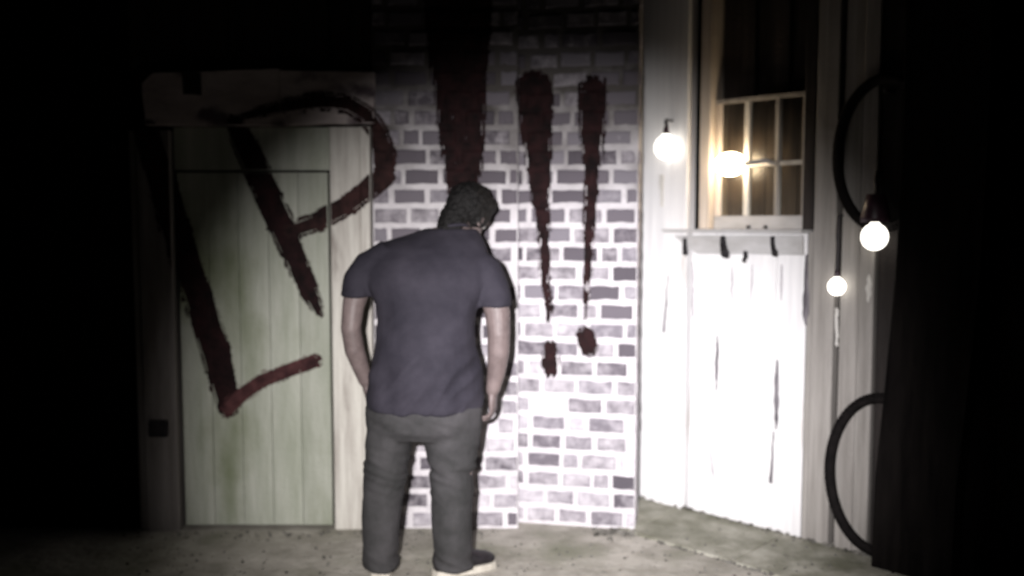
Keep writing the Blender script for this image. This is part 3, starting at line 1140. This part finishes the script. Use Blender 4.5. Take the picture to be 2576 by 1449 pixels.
# neck and head
tube(bm, [M(1136, 612, .09), M(1148, 588, .13), H(0, -.035, -.06), H(0, -.02, -.03)], [.068, .060, .058, .056], 18)
ellipsoid(bm, H(0, -.012, .022), .076, .097, .098, HM, 24, 16)         # cranium
ellipsoid(bm, H(0, .038, -.045), .058, .062, .078, HM, 20, 14)         # face and jaw
ellipsoid(bm, H(0, .082, -.092), .026, .020, .020, HM, 12, 8)          # chin
tube(bm, [H(0, .088, .004), H(0, .104, -.022), H(0, .112, -.040)], [.009, .012, .015], 10)   # nose
tube(bm, [H(-.040, .078, .020), H(0, .090, .022), H(.040, .078, .020)], [.010, .012, .010], 10)   # brow
tube(bm, [H(-.024, .088, -.066), H(0, .098, -.065), H(.024, .088, -.066)], [.006, .009, .006], 8)  # lips
for sx in (-1, 1):
    ellipsoid(bm, H(.078 * sx, .006, -.018), .010, .021, .033, HM, 12, 8)   # ears
# arms
ARM_L = [(903, 715, .058, .02), (889, 770, .047, .01), (883, 825, .043, .005), (892, 880, .043, .02), (908, 925, .036, .045), (919, 958, .029, .06)]
ARM_R = [(1240, 735, .062, .02), (1252, 790, .054, .01), (1255, 840, .049, .005), (1254, 890, .047, .015), (1248, 940, .039, .03), (1240, 980, .031, .04)]
for ARM in (ARM_L, ARM_R):
    tube(bm, [M(u, v, d) for u, v, r_, d in ARM], [r_ for u, v, r_, d in ARM], 16)


def hand(bm, wrist, down, out, fwd, k=1.0):
    """palm and five fingers: down = pointing direction, out = back of the hand, fwd = thumb side"""
    def q(a, b, c):
        return wrist + (down * a + out * b + fwd * c) * k
    prof = [(0.0, .026, .022), (.025, .033, .020), (.055, .041, .018), (.085, .042, .015), (.098, .038, .011)]
    loft(bm, [(q(a, 0, 0), fwd * w_ * k, out * t_ * k) for a, w_, t_ in prof], 16)
    for i, (off, ln, r_) in enumerate(((.031, .068, .0088), (.0105, .078, .0092), (-.0105, .072, .0088), (-.031, .056, .0078))):
        c_ = .30 + .14 * i                                    # little finger curls most
        b = q(.085, 0, off)
        pts = [b]
        ang = .18
        p = b + (down * .016) * k
        pts.append(p)
        for seg in (.46, .30, .24):
            ang += c_ * .75
            p = p + (down * math.cos(ang) - out * math.sin(ang)) * ln * seg * k
            pts.append(p)
        tube(bm, pts, [r_ * k * 1.05, r_ * k * 1.05, r_ * k, r_ * k * .92, r_ * k * .78], 10)
    tube(bm, [q(.020, -.004, .024), q(.045, -.012, .050), q(.072, -.020, .060), q(.096, -.028, .060)], [.015 * k, .0125 * k, .0105 * k, .0085 * k], 10)


dn = Vector((.02, .10, -1)).normalized()
hand(bm, M(1239, 978, .042), dn, Vector((1, -.25, 0)).normalized(), Vector((.25, 1, .1)).normalized(), .95)
dn = Vector((.10, .30, -1)).normalized()
hand(bm, M(919, 955, .062), dn, Vector((-1, -.2, -.1)).normalized(), Vector((-.2, 1, .25)).normalized(), .92)
body = fuse('body', bm, .0045, 3, MAT['skin'], man)

# eyes
for sx in (-1, 1):
    bm = bmesh.new()
    ellipsoid(bm, H(.030 * sx, .074, -.002), .0125, .0125, .0125, HM, 14, 10)
    from_bm('eye', bm, MAT['eye'], man, smooth=True)

# hair: close cropped cap, thick and curly
bm = bmesh.new()
ellipsoid(bm, H(0, -.020, .024), .092, .108, .110, HM, 28, 18)
tube(bm, [H(0, -.050, -.02), H(0, -.052, -.07), M(1134, 582, .112)], [.066, .064, .062], 18)
ellipsoid(bm, H(0, -.052, -.040), .070, .062, .060, HM, 20, 14)
ellipsoid(bm, H(0, -.060, -.075), .056, .040, .050, HM, 18, 12)
ellipsoid(bm, H(.0, .030, .072), .070, .066, .050, HM, 20, 14)
for sx in (-1, 1):
    ellipsoid(bm, H(.070 * sx, .010, .0), .018, .040, .050, HM, 14, 10)


def curls(co, n_):
    a = noise.noise(co * 55) * .0055 + noise.noise(co * 120) * .0045 + noise.noise(co * 20) * .006
    return n_ * (a + .002)


hair = fuse('hair', bm, .005, 2, MAT['hair'], man, curls)

# --- t-shirt
bm = bmesh.new()
loft(bm, [xr(*t_) for t_ in [(1026, 921, 1213, .160, .0)] + TORSO[1:-1]] + [xr(575, 1076, 1200, .070, .12)], 32)
tube(bm, [M(985, 650, .05), M(930, 678, .04), M(903, 712, .025), M(897, 735, .015)], [.088, .080, .070, .066], 20, ends=False)
loft(bm, [(M(897, 735, .015), Vector((.066, 0, 0)), Vector((0, .070, 0))), (M(897, 746, .013), Vector((.067, 0, 0)), Vector((0, .070, 0)))], 20)
tube(bm, [M(1185, 668, .05), M(1225, 690, .04), M(1243, 725, .025), M(1246, 755, .015)], [.086, .078, .070, .069], 20, ends=False)
loft(bm, [(M(1246, 755, .015), Vector((.069, 0, 0)), Vector((0, .072, 0))), (M(1246, 771, .012), Vector((.070, 0, 0)), Vector((0, .072, 0)))], 20)


def folds(co, n_):
    h = co.z
    k = max(0, min(1, (1.25 - h) / .4))
    a = .015 * k * noise.noise(Vector((co.x * 9, co.y * 6, co.z * 3.5 + co.x * 4)))
    b = .012 * k * (abs(noise.noise(Vector((co.x * 5 + 3, co.y * 5, co.z * 11 - co.x * 9)))) * -2 + .5)
    c = .006 * noise.noise(Vector((co.x * 14, co.y * 14, co.z * 8)))
    w_ = 0
    if h < .80:                                              # wavy hem
        w_ = .006 * math.sin(co.x * 17) * max(0, (.80 - h) / .08)
    return n_ * (a + b + c) + Vector((0, 0, w_ * .5))


shirt = fuse('t_shirt', bm, .009, 5, MAT['shirt'], man, folds)
# collar band
bm = bmesh.new()
cpts = []
cc = M(1138, 578, .125)
for i in range(25):
    a = 2 * math.pi * i / 24
    cpts.append(cc + Vector((.068 * math.cos(a), .068 * math.sin(a), .012 * math.cos(a) - .018 * math.sin(a))))
tube(bm, cpts, [.008] * 25, 8, ends=False)
from_bm('collar', bm, MAT['shirt'], man, smooth=True)

# --- trousers
bm = bmesh.new()
loft(bm, [xr(985, 930, 1212, .150, 0), xr(1040, 922, 1213, .150, 0), xr(1075, 921, 1211, .140, 0), xr(1100, 930, 1200, .105, 0)], 28)
for LEG in (LEG_L, LEG_R):
    loft(bm, [xr(*t_) for t_ in LEG], 22)


def creases(co, n_):
    a = .010 * noise.noise(Vector((co.x * 10, co.y * 8, co.z * 6 + co.x * 8)))
    k = max(0, 1 - abs(co.z - .46) / .16) + max(0, 1 - co.z / .16) * 1.3 + max(0, 1 - abs(co.z - .72) / .12) * .6
    b = .015 * k * (abs(noise.noise(Vector((co.x * 4, co.y * 5, co.z * 20 + co.x * 7)))) * -2 + .5)
    return n_ * (a + b)


tr = fuse('trousers', bm, .009, 4, MAT['trousers'], man, creases)


# --- shoes with pale soles
def shoe(ankle, heading, k=1.0):
    f = Vector((math.sin(heading), math.cos(heading), 0))
    r_ = Vector((f.y, -f.x, 0))
    Z = Vector((0, 0, 1))
    st = [(-.075, .030, .052, .050), (-.055, .038, .060, .056), (.0, .042, .060, .058), (.06, .043, .050, .046), (.12, .047, .042, .036), (.17, .043, .036, .028), (.20, .028, .030, .020)]
    sh = thing_part = None
    bm = bmesh.new()
    loft(bm, [(ankle + f * a * k + Z * (h_ * .9 + .012), r_ * w_ * k, Z * hh) for a, w_, h_, hh in st], 18)
    tube(bm, [ankle + Z * .06, ankle + Z * .12], [.048, .046], 16)
    o = fuse('shoe', bm, .008, 3, MAT['shoe'], man)
    bm = bmesh.new()
    outl = []
    for a, w_, h_, hh in st:
        outl.append((a, w_ + .006))
    top = [ankle + f * a * k + r_ * w_ * k for a, w_ in outl] + [ankle + f * .212 * k] + [ankle + f * a * k - r_ * w_ * k for a, w_ in reversed(outl)] + [ankle - f * .085 * k]
    prism(bm, [p + Z * .030 for p in top], [p + Z * .001 for p in top])
    so = from_bm('sole', bm, MAT['sole'], None)
    so.parent = o
    so.matrix_parent_inverse = Matrix.Translation(man.location) .inverted() if False else o.matrix_world.inverted()
    return o


bpy.context.view_layer.update()
aL = floor_pt(958, 1440)
shoe(Vector((aL.x, YM + .02, 0)), R(-8), 1.0)
aR = floor_pt(1140, 1440)
shoe(Vector((aR.x - .01, YM + .02, 0)), R(64), 1.0)
bpy.context.view_layer.update()
